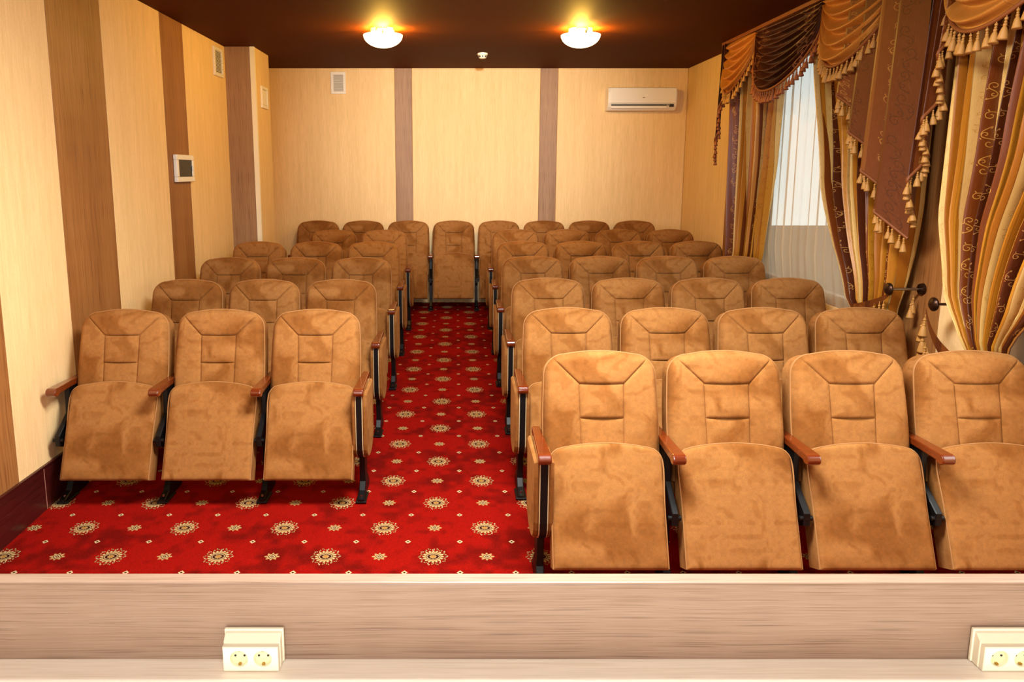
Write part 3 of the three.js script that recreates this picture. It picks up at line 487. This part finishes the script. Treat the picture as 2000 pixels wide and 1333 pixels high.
{ // tiebacks
  mesh('tieback', surf((a, b) => { const z = lerp(-3.97, -4.34, a), y = 1.10 - 0.17 * a ** 0.7 - (0.025 + 0.05 * a) * (b - 0.5); return [2.435 - 0.02 * Math.sin(a * Math.PI), y, z, a * 0.5, b * 0.1]; }, 24, 4), M.brownStripe, cB);
  tassels(cB, [[2.42, 1.05, -3.99], [2.42, 1.04, -4.03], [2.42, 1.02, -4.08], [2.42, 1.0, -4.13], [2.42, 0.985, -4.18], [2.56, 1.09, -3.95], [2.55, 1.06, -3.95]], M.fringeGold, 1, 41);
  mesh('tieback', surf((a, b) => { const z = lerp(-3.64, -3.2, a), y = 1.07 - 0.26 * a ** 0.8 - (0.03 + 0.07 * a) * (b - 0.5); return [2.43 - 0.06 * Math.sin(a * Math.PI * 0.9), y, z, a * 0.5, b * 0.12]; }, 24, 4), M.brownStripe, cC);
  tassels(cC, [[2.43, 1.04, -3.64], [2.43, 1.0, -3.66], [2.42, 0.96, -3.63], [2.43, 0.92, -3.65], [2.42, 0.90, -3.60], [2.41, 0.88, -3.57]], M.fringeGold, 1.05, 42);
}

// ---------------------------------------------------------------- fittings on walls and ceiling
function lamp(x, z, label) {
  const t = thing('ceiling_lamp', label, 'ceiling lamp', [x, HC, z], 0, 'bowl lamps on the ceiling');
  mesh('ceiling_plate', cyl(0.05, 0.05, 0.012, 28).translate(0, -0.007, 0), M.white, t);
  // collar with openings to the front and both sides
  const arcs = [[25, 60], [120, 150], [210, 330]];
  for (const [a0, a1] of arcs) mesh('collar', new THREE.CylinderGeometry(0.10, 0.10, 0.045, 20, 1, true, (a0) * Math.PI / 180, (a1 - a0) * Math.PI / 180).translate(0, -0.0235, 0), M.white, t);
  const pts = []; for (let k = 0; k <= 14; k++) { const a = k / 14 * Math.PI / 2; pts.push([0.160 * Math.sin(a), -0.05 - 0.10 * Math.cos(a)]); }
  for (let k = 14; k >= 0; k--) { const a = k / 14 * Math.PI / 2; pts.push([0.154 * Math.sin(a), -0.05 - 0.094 * Math.cos(a)]); }
  mesh('glass_bowl', lathe(pts, 40), M.bowl, t).userData.label = 'glowing frosted glass bowl';
  for (const a of [0.6, 2.7, 4.8]) { const c = box(0.155, 0.168, -0.062, -0.036, -0.006, 0.006, 0.002); c.rotateY(a); mesh('clip', c, M.brass, t); }
  const l = new THREE.PointLight(new THREE.Color(1, 0.565, 0.08), LAMP, 0, 2); l.position.set(0, -0.075, 0); l.castShadow = true; l.shadow.radius = 1.5; l.name = 'bulb_light'; t.add(l);
}
function panelLight(x, z, power, label) {                    // ceiling panels above the frame
  const t = thing('panel_light', label, 'ceiling light', [x, HC, z]);
  mesh('frame', merge([box(-0.63, 0.63, -0.03, 0, 0.3, 0.33, 0.003), box(-0.63, 0.63, -0.03, 0, -0.33, -0.3, 0.003), box(-0.63, -0.6, -0.03, 0, -0.3, 0.3, 0.003), box(0.6, 0.63, -0.03, 0, -0.3, 0.3, 0.003)]), M.white, t);
  mesh('diffuser', box(-0.6, 0.6, -0.02, -0.002, -0.3, 0.3), M.diffuser, t);
  const l = new THREE.RectAreaLight(new THREE.Color(1, 1, 0.96), power, 1.2, 0.6); l.position.set(0, -0.034, 0); l.rotation.x = -Math.PI / 2; l.name = 'panel_glow'; l.castShadow = true; t.add(l);
}
panelLight(0.3, -2.36, PANEL, 'white rectangular panel light on the ceiling above the front seats');
panelLight(0.1, 0.6, STAGE, 'white rectangular panel light on the ceiling behind the desk');
{ // stage spotlight on the ceiling, turned to the back wall
  const t = thing('spotlight', 'black spotlight on the ceiling turned to the back wall', 'spotlight', [0.25, HC, -2.75]), dir = new THREE.Vector3(0.2 - 0.25, 2.25 - (HC - 0.14), ZB + 2.75).normalize();
  mesh('mount', cyl(0.05, 0.05, 0.02, 20).translate(0, -0.011, 0), M.black, t); mesh('stem', cyl(0.01, 0.01, 0.09, 10).translate(0, -0.06, 0), M.black, t);
  const can = lathe([[0.0, -0.09], [0.05, -0.085], [0.06, -0.05], [0.06, 0.07], [0.055, 0.07], [0.052, -0.04], [0, -0.05]], 24); can.applyQuaternion(new THREE.Quaternion().setFromUnitVectors(new THREE.Vector3(0, 1, 0), dir)); can.translate(0, -0.15, 0); mesh('can', can, M.black, t);
  const lens = cyl(0.05, 0.05, 0.004, 24); lens.translate(0, 0.05, 0); lens.applyQuaternion(new THREE.Quaternion().setFromUnitVectors(new THREE.Vector3(0, 1, 0), dir)); lens.translate(0, -0.15, 0); mesh('lens', lens, phy({ color: '#fff6e0', roughness: 0.4, emissive: new THREE.Color(1, 0.92, 0.78), emissiveIntensity: 3 }), t);
  const l = new THREE.SpotLight(new THREE.Color(0.95, 1, 1.08), SPOT, 0, 0.40, 1, 2); l.position.set(dir.x * 0.09, -0.15 + dir.y * 0.09, dir.z * 0.09); l.target.position.set(dir.x * 3, -0.15 + dir.y * 3, dir.z * 3); l.shadow.radius = 3; l.castShadow = true; l.name = 'spot_beam'; t.add(l, l.target);
}
lamp(-0.598, -6.08, 'lit frosted bowl lamp on the ceiling on the column side');
lamp(1.012, -6.08, 'lit frosted bowl lamp on the ceiling on the window side');
{ // air conditioner
  const t = thing('air_conditioner', 'white wall air conditioner on the back wall near the window wall', 'air conditioner', [2.06, 2.45, ZB + 0.0005]);
  const s = new THREE.Shape(); [[0, 0.0], [0.13, 0.0], [0.17, 0.035], [0.19, 0.075], [0.195, 0.19], [0.18, 0.235], [0.15, 0.245], [0, 0.245]].forEach(([a, b], i) => (i ? s.lineTo(a, b) : s.moveTo(a, b)));
  const g = new THREE.ExtrudeGeometry(s, { depth: 0.745, bevelEnabled: true, bevelSize: 0.006, bevelThickness: 0.008, bevelSegments: 2, bevelOffset: -0.006 }); g.rotateY(-Math.PI / 2); g.translate(0.372, 0, 0); mesh('housing', g, M.white, t);
  mesh('front_panel', box(-0.355, 0.368, 0.072, 0.236, 0.186, 0.205, 0.006), M.white, t);
  mesh('outlet_slot', box(-0.345, 0.27, 0.046, 0.06, 0.165, 0.1915, 0.002), M.dark, t);
  mesh('louvre', box(-0.345, 0.27, 0.018, 0.046, 0.15, 0.188, 0.003), M.white, t);
  mesh('display', box(0.298, 0.346, 0.034, 0.064, 0.165, 0.194, 0.002), M.dark, t).userData.label = 'black display window';
  mesh('indicator', box(0.278, 0.288, 0.05, 0.06, 0.165, 0.194, 0.001), M.dark, t);
  mesh('logo', box(-0.005, 0.02, 0.128, 0.135, 0.204, 0.2062), M.grey, t);
}
function grille(name, label, w, h, pos, ry, slats) {
  const t = thing(name, label, 'vent', pos, ry), f = 0.028, d = 0.018;
  mesh('frame', merge([box(-w / 2, w / 2, 0, f, 0, d, 0.002), box(-w / 2, w / 2, h - f, h, 0, d, 0.002), box(-w / 2, -w / 2 + f, f, h - f, 0, d, 0.002), box(w / 2 - f, w / 2, f, h - f, 0, d, 0.002)]), M.white, t);
  if (slats) { mesh('backing', box(-w / 2 + f, w / 2 - f, f, h - f, 0, 0.003), M.dark, t); const g = box(-w / 2 + f, w / 2 - f, -0.0035, 0.0035, -0.0015, 0.0015); g.rotateX(-0.6); for (let k = 0; k < slats; k++) { const m = mesh('slat', g, M.white, t); m.position.set(0, f + (h - 2 * f) * (k + 0.5) / slats, 0.011); } }
  else mesh('cover', box(-w / 2 + f + 0.004, w / 2 - f - 0.004, f + 0.004, h - f - 0.004, 0, 0.012, 0.003), M.white, t);
  return t;
}
grille('vent_grille', 'white slatted vent high on the wallpaper wall beside the column', 0.24, 0.25, [XL + 0.0005, 2.625, -6.70], Math.PI / 2, 16);
grille('vent_cover', 'small white vent cover on the side of the column', 0.22, 0.205, [-1.8845, 2.385, -7.2], Math.PI / 2, 0);
grille('wall_grille', 'white square grille with fine slats high on the back wall', 0.167, 0.24, [-1.33, 2.64, ZB + 0.0005], 0, 18);
{ // breaker box on the oak strip
  const t = thing('breaker_box', 'white breaker box with a dark window on the oak strip', 'breaker box', [XL + 0.0005, 1.695, -5.72], Math.PI / 2);
  const w = 0.36, h = 0.21, f = 0.04, d = 0.03;
  mesh('frame', merge([box(-w / 2, w / 2, 0, f, 0, d, 0.005), box(-w / 2, w / 2, h - f, h, 0, d, 0.005), box(-w / 2, -w / 2 + f, f, h - f, 0, d, 0.005), box(w / 2 - f, w / 2, f, h - f, 0, d, 0.005)]), M.white, t);
  mesh('backing', box(-w / 2 + f, w / 2 - f, f, h - f, 0, 0.006), M.dark, t);
  mesh('window', box(-w / 2 + f, w / 2 - f, f, h - f, 0.016, 0.024, 0.003), M.smoke, t).userData.label = 'smoked plastic window';
  for (let k = 0; k < 4; k++) mesh('breaker', box(-0.09 + k * 0.045, -0.055 + k * 0.045, 0.07, 0.14, 0.006, 0.0155), M.grey, t);
  mesh('catch', box(w / 2 - f - 0.004, w / 2 - f + 0.01, h / 2 - 0.02, h / 2 + 0.02, 0.024, 0.036, 0.003), M.white, t);
}
{ // smoke detector
  const t = thing('smoke_detector', 'small white smoke detector on the ceiling between the lamps', 'smoke detector', [0.257, HC - 0.0005, -7.30]);
  mesh('base', cyl(0.05, 0.05, 0.018, 28).translate(0, -0.009, 0), M.white, t);
  mesh('chamber', lathe([[0.0, -0.05], [0.026, -0.05], [0.036, -0.042], [0.04, -0.018], [0, -0.018]], 28), M.white, t);
  for (let k = 0; k < 8; k++) { const g = box(0.033, 0.0405, -0.040, -0.026, -0.007, 0.007); g.rotateY(k * Math.PI / 4); mesh('slot', g, M.dark, t); }
}
renderer.render(scene, camera);
